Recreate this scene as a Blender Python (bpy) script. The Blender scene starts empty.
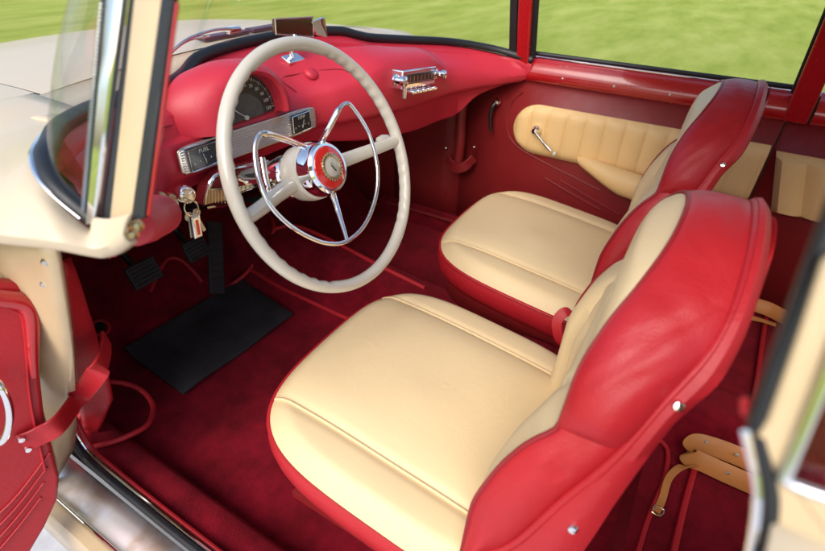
import bpy, bmesh, math, random
from mathutils import Vector, Matrix
V = Vector; PI = math.pi
random.seed(7)
scn = bpy.context.scene
COL = scn.collection
# ---------------------------------------------------------------- camera
CAM = V((-0.577, -0.060, 0.977)); FPX = 489.35
yaw, pit, rol = math.radians(59.89), math.radians(35.194), math.radians(1.573)
F_ = V((math.sin(yaw)*math.cos(pit), math.cos(yaw)*math.cos(pit), -math.sin(pit)))
r0 = V((math.cos(yaw), -math.sin(yaw), 0)); u0 = r0.cross(F_)
R_ = r0*math.cos(rol)+u0*math.sin(rol); U_ = -r0*math.sin(rol)+u0*math.cos(rol)
def ray(px, py): return F_+R_*((px-412.5)/FPX)-U_*((py-275.5)/FPX)
def at(px, py, ax, val):
    """measured photo position -> 3D point on the plane ax = val"""
    d = ray(px, py); k = 'xyz'.index(ax); return CAM+d*((val-CAM[k])/d[k])
def atp(px, py, p0, n):
    d = ray(px, py); return CAM+d*((V(p0)-CAM).dot(n)/d.dot(n))
cd = bpy.data.cameras.new('camera'); cam = bpy.data.objects.new('camera', cd); COL.objects.link(cam)
cam.matrix_world = Matrix(((R_.x, U_.x, -F_.x, CAM.x), (R_.y, U_.y, -F_.y, CAM.y), (R_.z, U_.z, -F_.z, CAM.z), (0, 0, 0, 1)))
cd.sensor_width = 36; cd.lens = FPX/825*36; cd.clip_start = .02; cd.clip_end = 500
cd.dof.use_dof = True; cd.dof.focus_distance = 0.95; cd.dof.aperture_fstop = 4.0
scn.camera = cam
# ---------------------------------------------------------------- materials
def nt(name):
    m = bpy.data.materials.new(name); m.use_nodes = True
    return m, m.node_tree.nodes, m.node_tree.links, m.node_tree.nodes['Principled BSDF']
def coords(n, l, scale=1.0):
    tc = n.new('ShaderNodeTexCoord'); mp = n.new('ShaderNodeMapping'); mp.inputs['Scale'].default_value = (scale,)*3
    l.new(tc.outputs['Object'], mp.inputs[0]); return mp
def vary(n, l, b, c, amt, scale, co):
    t = n.new('ShaderNodeTexNoise'); t.inputs['Scale'].default_value = scale; t.inputs['Detail'].default_value = 5
    l.new(co.outputs[0], t.inputs['Vector'])
    r = n.new('ShaderNodeValToRGB'); r.color_ramp.elements[0].position = .3; r.color_ramp.elements[1].position = .72
    r.color_ramp.elements[0].color = tuple(max(0, x*(1-amt)) for x in c)+(1,)
    r.color_ramp.elements[1].color = tuple(min(1, x*(1+amt*.6)) for x in c)+(1,)
    l.new(t.outputs['Fac'], r.inputs[0]); l.new(r.outputs[0], b.inputs['Base Color']); return t
def leather(name, c, rough=.42, bump=.12, spec=.5, amt=.12, wr=.22):
    m, n, l, b = nt(name); co = coords(n, l)
    vary(n, l, b, c, amt, 7, co)
    v = n.new('ShaderNodeTexVoronoi'); v.inputs['Scale'].default_value = 420; l.new(co.outputs[0], v.inputs['Vector'])
    w = n.new('ShaderNodeTexNoise'); w.inputs['Scale'].default_value = 16; w.inputs['Detail'].default_value = 3; w.inputs['Distortion'].default_value = 1.1
    l.new(co.outputs[0], w.inputs['Vector'])
    b1 = n.new('ShaderNodeBump'); b1.inputs['Strength'].default_value = bump; b1.inputs['Distance'].default_value = .0006
    b2 = n.new('ShaderNodeBump'); b2.inputs['Strength'].default_value = wr; b2.inputs['Distance'].default_value = .006
    l.new(v.outputs['Distance'], b1.inputs['Height']); l.new(w.outputs['Fac'], b2.inputs['Height'])
    l.new(b2.outputs[0], b1.inputs['Normal']); l.new(b1.outputs[0], b.inputs['Normal'])
    rr = n.new('ShaderNodeMapRange'); rr.inputs['To Min'].default_value = rough-.07; rr.inputs['To Max'].default_value = rough+.1
    l.new(w.outputs['Fac'], rr.inputs['Value']); l.new(rr.outputs[0], b.inputs['Roughness'])
    b.inputs['Specular IOR Level'].default_value = spec; return m
def carpet(name, c):
    m, n, l, b = nt(name); co = coords(n, l)
    t = n.new('ShaderNodeTexNoise'); t.inputs['Scale'].default_value = 9; t.inputs['Detail'].default_value = 9; t.inputs['Roughness'].default_value = .75
    l.new(co.outputs[0], t.inputs['Vector'])
    r = n.new('ShaderNodeValToRGB'); r.color_ramp.elements[0].position = .36; r.color_ramp.elements[1].position = .68
    r.color_ramp.elements[0].color = tuple(x*.62 for x in c)+(1,); r.color_ramp.elements[1].color = tuple(x*1.6 for x in c)+(1,)
    l.new(t.outputs['Fac'], r.inputs[0]); l.new(r.outputs[0], b.inputs['Base Color'])
    f = n.new('ShaderNodeTexNoise'); f.inputs['Scale'].default_value = 700; l.new(co.outputs[0], f.inputs['Vector'])
    bp = n.new('ShaderNodeBump'); bp.inputs['Strength'].default_value = .9; bp.inputs['Distance'].default_value = .003
    l.new(f.outputs['Fac'], bp.inputs['Height']); l.new(bp.outputs[0], b.inputs['Normal'])
    b.inputs['Roughness'].default_value = .95; b.inputs['Specular IOR Level'].default_value = .1
    b.inputs['Sheen Weight'].default_value = .35; b.inputs['Sheen Roughness'].default_value = .4
    b.inputs['Sheen Tint'].default_value = (.8, .1, .12, 1); return m
def solid(name, c, rough=.4, metal=0, coat=0, amt=.05, bump=0, bs=60, spec=.5):
    m, n, l, b = nt(name); co = coords(n, l); t = vary(n, l, b, c, amt, 12, co)
    b.inputs['Roughness'].default_value = rough; b.inputs['Metallic'].default_value = metal
    b.inputs['Coat Weight'].default_value = coat; b.inputs['Specular IOR Level'].default_value = spec
    b.inputs['Coat Roughness'].default_value = .06
    if rough > .03 and name != 'cream_paint':
        g = n.new('ShaderNodeTexNoise'); g.inputs['Scale'].default_value = 35; g.inputs['Detail'].default_value = 6; l.new(co.outputs[0], g.inputs['Vector'])
        rr = n.new('ShaderNodeMapRange'); rr.inputs['To Min'].default_value = rough*.75; rr.inputs['To Max'].default_value = min(1, rough*1.3)
        l.new(g.outputs['Fac'], rr.inputs['Value']); l.new(rr.outputs[0], b.inputs['Roughness'])
    if bump:
        f = n.new('ShaderNodeTexNoise'); f.inputs['Scale'].default_value = bs; l.new(co.outputs[0], f.inputs['Vector'])
        bp = n.new('ShaderNodeBump'); bp.inputs['Strength'].default_value = bump; bp.inputs['Distance'].default_value = .002
        l.new(f.outputs['Fac'], bp.inputs['Height']); l.new(bp.outputs[0], b.inputs['Normal'])
    return m
def glassm(name, tint=(.97, .99, .98), refl=.025):
    m = bpy.data.materials.new(name); m.use_nodes = True; n = m.node_tree.nodes; l = m.node_tree.links; n.clear()
    o = n.new('ShaderNodeOutputMaterial'); t = n.new('ShaderNodeBsdfTransparent'); t.inputs[0].default_value = tint+(1,)
    g = n.new('ShaderNodeBsdfGlossy'); g.inputs['Roughness'].default_value = .02
    lw = n.new('ShaderNodeLayerWeight'); lw.inputs['Blend'].default_value = .5
    pw = n.new('ShaderNodeMath'); pw.operation = 'POWER'; pw.inputs[1].default_value = 4; l.new(lw.outputs['Facing'], pw.inputs[0])
    f = n.new('ShaderNodeMath'); f.operation = 'MULTIPLY_ADD'; f.inputs[1].default_value = .5; f.inputs[2].default_value = refl; l.new(pw.outputs[0], f.inputs[0])
    mx = n.new('ShaderNodeMixShader'); l.new(f.outputs[0], mx.inputs[0]); l.new(t.outputs[0], mx.inputs[1]); l.new(g.outputs[0], mx.inputs[2])
    l.new(mx.outputs[0], o.inputs[0]); return m
MT = dict(
 red=leather('red_leather', (.43, .014, .022), .44, .3, .42, .10, .30), dash=leather('red_dash_vinyl', (.56, .026, .05), .42, .3, .5, .06, .1),
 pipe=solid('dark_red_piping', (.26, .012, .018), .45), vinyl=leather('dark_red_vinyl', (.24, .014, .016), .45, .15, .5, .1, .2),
 cream=leather('cream_leather', (.78, .605, .35), .46, .2, .4, .03, .12), tan=leather('tan_cream_vinyl', (.84, .57, .26), .45, .12, .4, .06, .12),
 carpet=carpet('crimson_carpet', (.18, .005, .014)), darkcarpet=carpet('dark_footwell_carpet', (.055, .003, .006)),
 bind=leather('red_binding', (.50, .016, .026), .5), paint=solid('cream_paint', (.62, .52, .37), .38, 0, .2, .02),
 cpaint=solid('beige_jamb_paint', (.56, .43, .26), .35, 0, .3, .08), rpaint=solid('red_paint', (.42, .008, .012), .25, 0, .7, .04),
 chrome=solid('chrome', (.88, .88, .89), .07, 1, 0, .02), satin=solid('brushed_metal', (.66, .64, .60), .32, 1, 0, .12, .15, 90),
 rubber=solid('black_rubber', (.012, .014, .018), .45, 0, 0, .2, .2, 200), mat=solid('black_mat', (.028, .028, .032), .7, 0, 0, .5, .5, 300),
 wheel=solid('ivory_plastic', (.60, .56, .48), .22, 0, .4, .04), black=solid('black_plastic', (.01, .01, .012), .25, 0, .3, .1),
 dial=solid('dial_black', (.016, .018, .022), .3), white=solid('dial_white', (.50, .50, .44), .5), strap=leather('tan_strap_leather', (.50, .20, .055), .5, .2, .4, .25),
 gold=solid('aged_brass', (.72, .58, .33), .25, 1, 0, .1), glass=glassm('window_glass'), brown=solid('brown_reflection', (.07, .02, .012), .2, 0, .5, .2),
 enamel=solid('red_enamel', (.70, .022, .018), .15, 0, .8, .02), head=solid('headliner', (.55, .5, .42), .9), plum=solid('plum_grille', (.05, .025, .045), .4),
 mirror=solid('mirror_glass', (.9, .9, .92), .01, 1, 0, 0), conc=solid('pale_concrete', (.62, .63, .66), .9, 0, 0, .15, .5, 80))
# rubbed, scuffed aluminium for the sill plate
m, n, l, b = nt('scuffed_sill_plate'); co = coords(n, l); t = n.new('ShaderNodeTexNoise'); t.inputs['Scale'].default_value = 14; t.inputs['Detail'].default_value = 8
l.new(co.outputs[0], t.inputs['Vector']); r = n.new('ShaderNodeValToRGB'); r.color_ramp.elements[0].position = .45; r.color_ramp.elements[0].color = (.72, .72, .73, 1)
r.color_ramp.elements[1].position = .62; r.color_ramp.elements[1].color = (.52, .44, .37, 1); l.new(t.outputs['Fac'], r.inputs[0]); l.new(r.outputs[0], b.inputs['Base Color'])
b.inputs['Metallic'].default_value = .75; b.inputs['Roughness'].default_value = .38; MT['sill'] = m
# ---------------------------------------------------------------- mesh builder
def spl(pts, n=8, closed=False):
    P = [V(p) for p in pts]; N = len(P); out = []
    rng = range(N if closed else N-1)
    for i in rng:
        if closed: a, b_, c, d = P[(i-1) % N], P[i], P[(i+1) % N], P[(i+2) % N]
        else: a, b_, c, d = P[max(i-1, 0)], P[i], P[i+1], P[min(i+2, N-1)]
        for k in range(n):
            t = k/n; out.append(.5*((2*b_)+(c-a)*t+(2*a-5*b_+4*c-d)*t*t+(3*b_-a-3*c+d)*t**3))
    if not closed: out.append(P[-1])
    return out
ORG = {}
class MB:
    def __init__(s): s.v = []; s.f = []
    def add(s, v, f):
        o = len(s.v); s.v += [tuple(x) for x in v]; s.f += [tuple(i+o for i in q) for q in f]; return s
    def grid(s, P, cu=False, cv=False):
        nu, nv = len(P), len(P[0]); v = [p for row in P for p in row]; f = []
        for i in range(nu if cu else nu-1):
            for j in range(nv if cv else nv-1):
                i2, j2 = (i+1) % nu, (j+1) % nv
                f.append((i*nv+j, i2*nv+j, i2*nv+j2, i*nv+j2))
        return s.add(v, f)
    def tube(s, pts, r, n=10, closed=False, smooth=8, flat=None, up=None):
        P = spl(pts, smooth, closed) if smooth else [V(p) for p in pts]; N = len(P)
        rr = r if callable(r) else (lambda t: r)
        T = []
        for i in range(N):
            a = P[(i-1) % N] if closed or i else P[i]; b_ = P[(i+1) % N] if closed or i < N-1 else P[i]
            T.append((b_-a).normalized())
        nrm = V(up) if up else T[0].orthogonal(); rows = []
        for i in range(N):
            nn = (V(up) if up else nrm); nn = (nn-T[i]*nn.dot(T[i])).normalized(); nrm = nn
            bb = T[i].cross(nn); R = rr(i/max(1, N-1)); w = flat or 1
            rows.append([P[i]+nn*math.cos(2*PI*k/n)*R+bb*math.sin(2*PI*k/n)*R*w for k in range(n)])
        s.grid(rows, closed, True)
        if not closed:
            for row, c in ((rows[0], P[0]), (rows[-1], P[-1])): s.add(row+[c], [(k, (k+1) % n, n) for k in range(n)])
        return s
    def ribbon(s, pts, w, t, up, smooth=8, closed=False):
        """flat strap: width w along `up`, thickness t"""
        P = spl(pts, smooth, closed); N = len(P); rows = []
        ups = up if isinstance(up, list) else None
        for i in range(N):
            a = P[max(i-1, 0)]; b_ = P[min(i+1, N-1)]
            if closed: a = P[(i-1) % N]; b_ = P[(i+1) % N]
            T = (b_-a).normalized()
            if ups: q = i/(N-1)*(len(ups)-1); k = min(int(q), len(ups)-2); U = V(ups[k]).lerp(V(ups[k+1]), q-k)
            else: U = V(up)
            U = (U-T*U.dot(T)).normalized(); B = T.cross(U)
            rows.append([P[i]+U*w/2*a1+B*t/2*b1 for a1, b1 in ((-1, -.4), (-.92, -1), (.92, -1), (1, -.4), (1, .4), (.92, 1), (-.92, 1), (-1, .4))])
        s.grid(rows, closed, True)
        if not closed:
            for row in (rows[0], rows[-1]): s.add(row, [tuple(range(8))])
        return s
    def box(s, c, size, rot=None):
        R = rot or Matrix.Identity(3); v = []
        for x in (-.5, .5):
            for y in (-.5, .5):
                for z in (-.5, .5): v.append(V(c)+R@V((x*size[0], y*size[1], z*size[2])))
        return s.add(v, [(0, 1, 3, 2), (4, 6, 7, 5), (0, 4, 5, 1), (2, 3, 7, 6), (0, 2, 6, 4), (1, 5, 7, 3)])
    def lathe(s, prof, o, ax, n=40, arc=None):
        """prof: (radius, height along ax)"""
        ax = V(ax).normalized(); a = ax.orthogonal().normalized(); b_ = ax.cross(a)
        return s.grid([[V(o)+ax*h+(a*math.cos(2*PI*k/n)+b_*math.sin(2*PI*k/n))*max(r, 1e-5) for r, h in prof] for k in range(n)], True, False)
    def slab(s, poly, n, t):
        """planar polygon given as points, extruded by t along n"""
        P = [V(p) for p in poly]; N = len(P); n = V(n).normalized()
        v = P+[p+n*t for p in P]
        return s.add(v, [tuple(range(N))[::-1], tuple(range(N, 2*N))]+[(i, (i+1) % N, N+(i+1) % N, N+i) for i in range(N)])
    def build(s, name, mat, parent=None, origin=None, bevel=0, smooth=True, sub=0, solid=0, label=None, weld=False):
        me = bpy.data.meshes.new(name)
        po = ORG.get(parent, V((0, 0, 0))) if parent else V((0, 0, 0))
        og = V(origin) if origin is not None else po
        me.from_pydata([tuple(V(p)-og) for p in s.v], [], s.f); me.update()
        bm = bmesh.new(); bm.from_mesh(me)
        if weld: bmesh.ops.remove_doubles(bm, verts=bm.verts, dist=1e-5)
        bmesh.ops.recalc_face_normals(bm, faces=bm.faces); bm.to_mesh(me); bm.free()
        me.materials.append(MT[mat] if isinstance(mat, str) else mat)
        if smooth: me.shade_smooth()
        o = bpy.data.objects.new(name, me); COL.objects.link(o); o.location = og-po if parent else og
        if parent: o.parent = parent
        ORG[o] = og
        if solid: md = o.modifiers.new('solid', 'SOLIDIFY'); md.thickness = solid; md.offset = 0
        if bevel:
            md = o.modifiers.new('bevel', 'BEVEL'); md.width = bevel; md.segments = 3; md.limit_method = 'ANGLE'; md.angle_limit = math.radians(40)
        if sub: md = o.modifiers.new('sub', 'SUBSURF'); md.levels = sub; md.render_levels = sub
        if smooth and (bevel or len(s.f) < 400 or True):
            me.set_sharp_from_angle(angle=math.radians(42))
        if label: o['label'] = label
        return o
def each(mb, name, mat, parent, merge_caps=True, **k):
    """build every separate piece of a builder as an object of its own"""
    par = list(range(len(mb.v)))
    def find(a):
        while par[a] != a: par[a] = par[par[a]]; a = par[a]
        return a
    key = {}
    for i, v in enumerate(mb.v):
        q = tuple(round(c, 5) for c in v)
        if q in key: par[find(i)] = find(key[q])
        else: key[q] = i
    for f in mb.f:
        for a in f[1:]: par[find(a)] = find(f[0])
    comp = {}
    for f in mb.f: comp.setdefault(find(f[0]), []).append(f)
    out = []
    for fs in comp.values():
        ids = sorted({i for f in fs for i in f}); mp = {a: j for j, a in enumerate(ids)}
        q = MB(); q.v = [mb.v[i] for i in ids]; q.f = [tuple(mp[i] for i in f) for f in fs]
        out.append(q.build(name, mat, parent, **k))
    return out
def thing(name, label, cat, loc):
    o = bpy.data.objects.new(name, None); COL.objects.link(o); o.location = loc; ORG[o] = V(loc)
    o['label'] = label; o['category'] = cat; return o
def rotm(ax, deg): return Matrix.Rotation(math.radians(deg), 3, ax)
def basis(x, y, z): return Matrix((x, y, z)).transposed()
def text(name, body, size, o, right, up, mat, parent, depth=.0006, label=None):
    c = bpy.data.curves.new(name, 'FONT'); c.body = body; c.size = size; c.align_x = 'CENTER'; c.align_y = 'CENTER'; c.extrude = depth/2; c.resolution_u = 2
    t = bpy.data.objects.new(name, c); COL.objects.link(t)
    dg = bpy.context.evaluated_depsgraph_get(); me = bpy.data.meshes.new_from_object(t.evaluated_get(dg)); bpy.data.objects.remove(t)
    right = V(right).normalized(); up = V(up).normalized(); nn = right.cross(up)
    vs = [V(o)+right*v.co.x+up*v.co.y+nn*v.co.z for v in me.vertices]; fs = [tuple(p.vertices) for p in me.polygons]
    return vs, fs
def lerp(tbl, x):
    """monotone cubic through the table"""
    if x <= tbl[0][0]: return tbl[0][1]
    if x >= tbl[-1][0]: return tbl[-1][1]
    n_ = len(tbl); sl = [(tbl[i+1][1]-tbl[i][1])/(tbl[i+1][0]-tbl[i][0]) for i in range(n_-1)]
    i = 0
    while x > tbl[i+1][0]: i += 1
    def m(k):
        if k == 0: return sl[0]
        if k == n_-1: return sl[-1]
        a, b_ = sl[k-1], sl[k]
        return 0 if a*b_ <= 0 else 2*a*b_/(a+b_)
    h = tbl[i+1][0]-tbl[i][0]; t = (x-tbl[i][0])/h; t2, t3 = t*t, t*t*t
    return (2*t3-3*t2+1)*tbl[i][1]+(t3-2*t2+t)*h*m(i)+(-2*t3+3*t2)*tbl[i+1][1]+(t3-t2)*h*m(i+1)
GZ = -.34
# ---------------------------------------------------------------- setting
def plane(name, x0, x1, y0, y1, z, mat, nx=1, ny=1):
    o = MB().grid([[(x0+(x1-x0)*i/nx, y0+(y1-y0)*j/ny, z) for j in range(ny+1)] for i in range(nx+1)]).build(name, mat, smooth=False)
    o['kind'] = 'structure'; return o
m, n, l, b = nt('lawn'); tc = n.new('ShaderNodeTexCoord'); mp = n.new('ShaderNodeMapping'); l.new(tc.outputs['Object'], mp.inputs[0])
mp.inputs['Rotation'].default_value = (0, 0, 0); mp.inputs['Scale'].default_value = (.8, 2.6, 1)
a = n.new('ShaderNodeTexNoise'); a.inputs['Scale'].default_value = .8; a.inputs['Detail'].default_value = 10; a.inputs['Roughness'].default_value = .62; l.new(mp.outputs[0], a.inputs[0])
f = n.new('ShaderNodeTexNoise'); f.inputs['Scale'].default_value = 38; f.inputs['Detail'].default_value = 6; f.inputs['Roughness'].default_value = .7; l.new(mp.outputs[0], f.inputs[0])
mx = n.new('ShaderNodeMath'); mx.operation = 'MULTIPLY_ADD'; mx.inputs[1].default_value = .45; l.new(f.outputs['Fac'], mx.inputs[0]); l.new(a.outputs['Fac'], mx.inputs[2])
r = n.new('ShaderNodeValToRGB'); r.color_ramp.elements[0].position = .5; r.color_ramp.elements[0].color = (.33, .43, .055, 1)
r.color_ramp.elements[1].position = .92; r.color_ramp.elements[1].color = (.62, .68, .17, 1); e = r.color_ramp.elements.new(.7); e.color = (.47, .56, .095, 1)
l.new(mx.outputs[0], r.inputs[0]); l.new(r.outputs[0], b.inputs['Base Color']); b.inputs['Roughness'].default_value = .9; b.inputs['Specular IOR Level'].default_value = .15
bp_ = n.new('ShaderNodeBump'); bp_.inputs['Strength'].default_value = 1; bp_.inputs['Distance'].default_value = .04; l.new(f.outputs['Fac'], bp_.inputs['Height']); l.new(bp_.outputs[0], b.inputs['Normal'])
MT['lawn'] = m
plane('lawn', -150, 150, -150, 150, GZ-.006, 'lawn')
plane('path', -6, -.30, -8, 1.55, GZ, 'conc')
# ---------------------------------------------------------------- the car
CAR = thing('vintage_coupe', 'cream vintage coupe with red and cream interior and driver door open beside lawn', 'car', (.32, .2, GZ))
def P3(b_, name, mat, **k): return b_.build(name, mat, CAR, **k)
# --- windscreen base curve
SE = [(-.383, .395, .748), (-.387, .432, .772), (-.375, .467, .785), (-.348, .51, .786), (-.287, .607, .772), (-.20, .70, .755), (-.11, .772, .740), (.0, .805, .735), (.05, .823, .741), (.11, .85, .756), (.20, .868, .761),
      (.32, .876, .762), (.44, .862, .762), (.53, .822, .757), (.585, .80, .742), (.64, .79, .730), (.75, .74, .716), (.88, .665, .700), (.96, .56, .680), (.985, .445, .660)]
SEC = spl(SE, 6)
# ---- floor carpet
def tun(x):  # transmission tunnel height
    t = (x-.415)/.115; return .125*math.exp(-t**4) if abs(t) < 2 else 0
def flz(x, y):
    z = tun(x)*(1.0 if y < .5 else 1+.6*(y-.5))
    if y > 1.09: z = max(z, (y-1.09)*1.1)
    if y < -.17: z = max(z, .05)
    return z
P = [[(-.335+1.33*i/80, -1.15+2.55*j/150, flz(-.335+1.33*i/80, -1.15+2.55*j/150)) for j in range(151)] for i in range(81)]
P3(MB().grid(P), 'carpet', 'carpet', label='crimson carpet over floor and tunnel')
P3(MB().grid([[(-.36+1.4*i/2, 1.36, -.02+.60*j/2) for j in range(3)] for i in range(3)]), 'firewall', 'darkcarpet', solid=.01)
# carpeted inner sill (raised box along the door opening)
def sillbox(x0, x1, z): return [(x0, z), (x0+(x1-x0)*.5, z+.002), (x1-.012*(1 if x1 > x0 else -1), z-.004), (x1, z-.02), (x1+.002, 0.0)]
P3(MB().grid([[(x, y, z) for x, z in sillbox(-.385, -.305, .058)] for y in [-1.1+i*.1 for i in range(21)]]), 'sill_carpet', 'carpet')
P3(MB().grid([[(x, y, z) for x, z in sillbox(1.02, .94, .058)] for y in [-1.1+i*.1 for i in range(22)]]), 'sill_carpet', 'carpet')
# bindings (red piping on carpet edges)
def fl(px, py, z=.0):
    d = ray(px, py).normalized(); t = .6
    while t < 2.6:
        p = CAM+d*t
        if p.z <= flz(p.x, p.y)+z or p.y > 1.34: return p
        t += .003
    return at(px, py, 'z', 0)
bd = MB()
for L in ([(223, 290), (250, 269), (274, 229), (262, 208)], [(250, 269), (278, 286), (318, 305), (355, 322)], [(274, 229), (295, 226), (326, 238), (380, 266), (425, 288)],
          [(150, 292), (165, 262), (178, 259), (192, 270), (202, 282)], [(223, 290), (205, 302), (180, 322)], [(398, 204), (425, 214), (445, 212), (470, 195)]):
    bd.tube([fl(*p, .004) for p in L], .006, 8)
each(bd, 'carpet_binding', 'bind', CAR)
# steps of rear floor: rail-like bindings behind the front seats
for L, r_ in (([(722, 345), (712, 400), (700, 450), (686, 500), (672, 560)], .0065), ([(660, 440), (668, 452), (664, 480), (648, 520), (636, 560)], .005), ([(772, 290), (764, 330), (757, 380), (750, 420)], .006)):
    P3(MB().tube([at(p[0], p[1], 'z', .062) for p in L], r_, 8), 'carpet_binding', 'bind')
# dip switch
dp = at(100, 328, 'z', .10)
sw = P3(MB().lathe([(.0, .012), (.012, .012), (.0135, .008), (.0135, 0)], dp, (0, -.6, .8), 24), 'foot_switch', 'black')
MB().tube([dp+V((math.cos(a)*.021, math.sin(a)*.8*.021, math.sin(a)*.6*.021)) for a in [i*PI/6 for i in range(12)]], .004, 8, True, 4).build('binding_ring', 'bind', sw)
# ---- pedals
def pedal(c, w, h, lean, name='pedal', arm=True):
    R = rotm('X', lean); q = MB().box(c, (w, .014, h), R)
    o = P3(q, name, 'mat', bevel=.004)
    rb = MB()
    for k in range(5): rb.box(V(c)+R@V((0, -.0085, (k-2)*h*.17)), (w*.82, .004, h*.06), R)
    rb.build('rubber_ridges', 'rubber', o, bevel=.001)
    if arm: MB().tube([V(c)+V((0, .01, 0)), V(c)+V((0, .08, .05)), V(c)+V((0, .12, .25))], .009, 8).build('pedal_arm', 'black', o)
    return o
pedal(at(144, 273, 'y', 1.02), .078, .06, -22); pedal(at(196, 249, 'y', 1.05), .07, .058, -22)
a0, a1 = at(214, 222, 'y', 1.12), at(217, 294, 'y', 1.02)
Ra = basis(V((1, 0, 0)), V((0, 0, 1)).cross(V((1, 0, 0))), V((0, 0, 1))); dd = (a0-a1); zz = dd.normalized(); yy = zz.cross(V((1, 0, 0))).normalized(); xx = yy.cross(zz)
ap = P3(MB().box((a0+a1)/2, (.048, .012, dd.length), basis(xx, yy, zz)), 'accelerator_pedal', 'mat', bevel=.004)
rb = MB()
for k in range(9): rb.box((a0+a1)/2+zz*(k-4)*dd.length*.1-yy*.0075, (.038, .003, .006), basis(xx, yy, zz))
rb.build('rubber_ridges', 'rubber', ap, bevel=.001)
# ---- kick panel left, jamb, seals
def quadgrid(c, n=10, m_=10, bulge=None):
    """bilinear patch from four corners a(0,0) b(1,0) c(1,1) d(0,1)"""
    a, b_, c_, d = [V(p) for p in c]; nn = (b_-a).cross(d-a).normalized(); out = []
    for i in range(n+1):
        u = i/n; row = []
        for j in range(m_+1):
            v = j/m_; p = a*(1-u)*(1-v)+b_*u*(1-v)+c_*u*v+d*(1-u)*v
            if bulge: p += nn*bulge(u, v)
            row.append(p)
        out.append(row)
    return out
kp = MB()
kc = [at(66, 268, 'x', -.345), at(72, 262, 'x', -.34), at(122, 398, 'x', -.345), at(92, 462, 'x', -.36)]
kp.grid(quadgrid([at(62, 262, 'x', -.35), at(68, 258, 'x', -.32), at(108, 375, 'x', -.315), at(78, 400, 'x', -.355)], 10, 14, lambda u, v: -.010*math.sin(PI*u)*math.sin(PI*v)**.4))
kp.grid(quadgrid([at(78, 400, 'x', -.355), at(108, 375, 'x', -.315), at(112, 400, 'x', -.32), at(90, 455, 'x', -.35)], 6, 6))
P3(kp, 'kick_panel', 'red', solid=.008, label='red leather kick panel beside the footwell')
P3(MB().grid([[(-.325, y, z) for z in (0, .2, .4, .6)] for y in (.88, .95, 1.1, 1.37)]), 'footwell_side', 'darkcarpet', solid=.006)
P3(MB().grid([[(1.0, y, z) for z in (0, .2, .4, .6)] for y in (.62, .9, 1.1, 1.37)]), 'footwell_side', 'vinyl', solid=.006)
# door seal line down the A-post and along the sill
sealL = [at(56, 252, 'x', -.372), at(50, 300, 'x', -.372), at(49, 340, 'x', -.375), at(55, 390, 'x', -.38), at(66, 425, 'x', -.39), at(84, 456, 'x', -.395), at(110, 480, 'x', -.397), at(150, 513, 'x', -.397), at(190, 545, 'x', -.397), V((-.397, .2, .078)), V((-.397, -.05, .08))]
P3(MB().tube(sealL, .0072, 10), 'door_seal', 'rubber')
P3(MB().tube([p+V((.010, .004, .007)) for p in sealL], .0032, 8), 'chrome_edge_trim', 'chrome')
P3(MB().tube([p+V((.019, .004, .000)) for p in sealL[4:]], .0048, 8), 'sill_piping', 'red')
# far-side sill the same way round
P3(MB().tube([V((1.03, .62, .08)), V((1.03, .2, .08)), V((1.03, -.2, .08))], .008, 8), 'door_seal', 'rubber')
# jamb (cream) facing rearwards behind the open door
jm = MB().grid(quadgrid([at(-60, 225, 'y', .86), at(57, 246, 'x', -.380), at(74, 446, 'x', -.398), at(10, 560, 'y', .84)], 8, 16, lambda u, v: .01*math.sin(PI*v)))
jb = P3(jm, 'door_jamb', 'cpaint', solid=.006, label='beige painted door jamb with hinge screws')
sc = MB()
for p in ((45, 262), (44, 284), (36, 284)):
    q = at(p[0], p[1], 'x', -.384); sc.lathe([(0, .004), (.003, .0035), (.0045, .001), (.0045, -.002)], q, (-.5, -.8, 0), 14)
each(sc, 'screw', 'satin', jb)
# sill plate (scuffed metal) and outer sill
P3(MB().grid([[(x, y, z) for x, z in ((-.408, .066), (-.43, .062), (-.468, .058))] for y in [-.12, .2, .5, .75, .84, .88]]), 'sill_plate', 'sill', solid=.004, label='scuffed bare metal door sill plate')
P3(MB().grid([[(x, y, z) for x, z in ((-.469, .052), (-.478, .052), (-.492, .048), (-.50, .02), (-.50, -.12))] for y in [-.15, .2, .5, .8, .95]]), 'outer_sill', 'cpaint', solid=.005)
P3(MB().tube([V((-.471, y, .063)) for y in (-.1, .3, .6, .85)], .0022, 6), 'sill_edge_trim', 'chrome')
P3(MB().tube([at(100, 384, 'z', .10), at(122, 383, 'z', .08), at(142, 391, 'z', .06), at(153, 406, 'z', .050), at(148, 424, 'z', .060), at(128, 436, 'z', .068), at(105, 444, 'z', .070), at(86, 446, 'z', .072), at(76, 430, 'z', .09), at(82, 414, 'z', .12), at(104, 398, 'z', .13)], .0062, 10, True), 'carpet_binding', 'bind')
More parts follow.
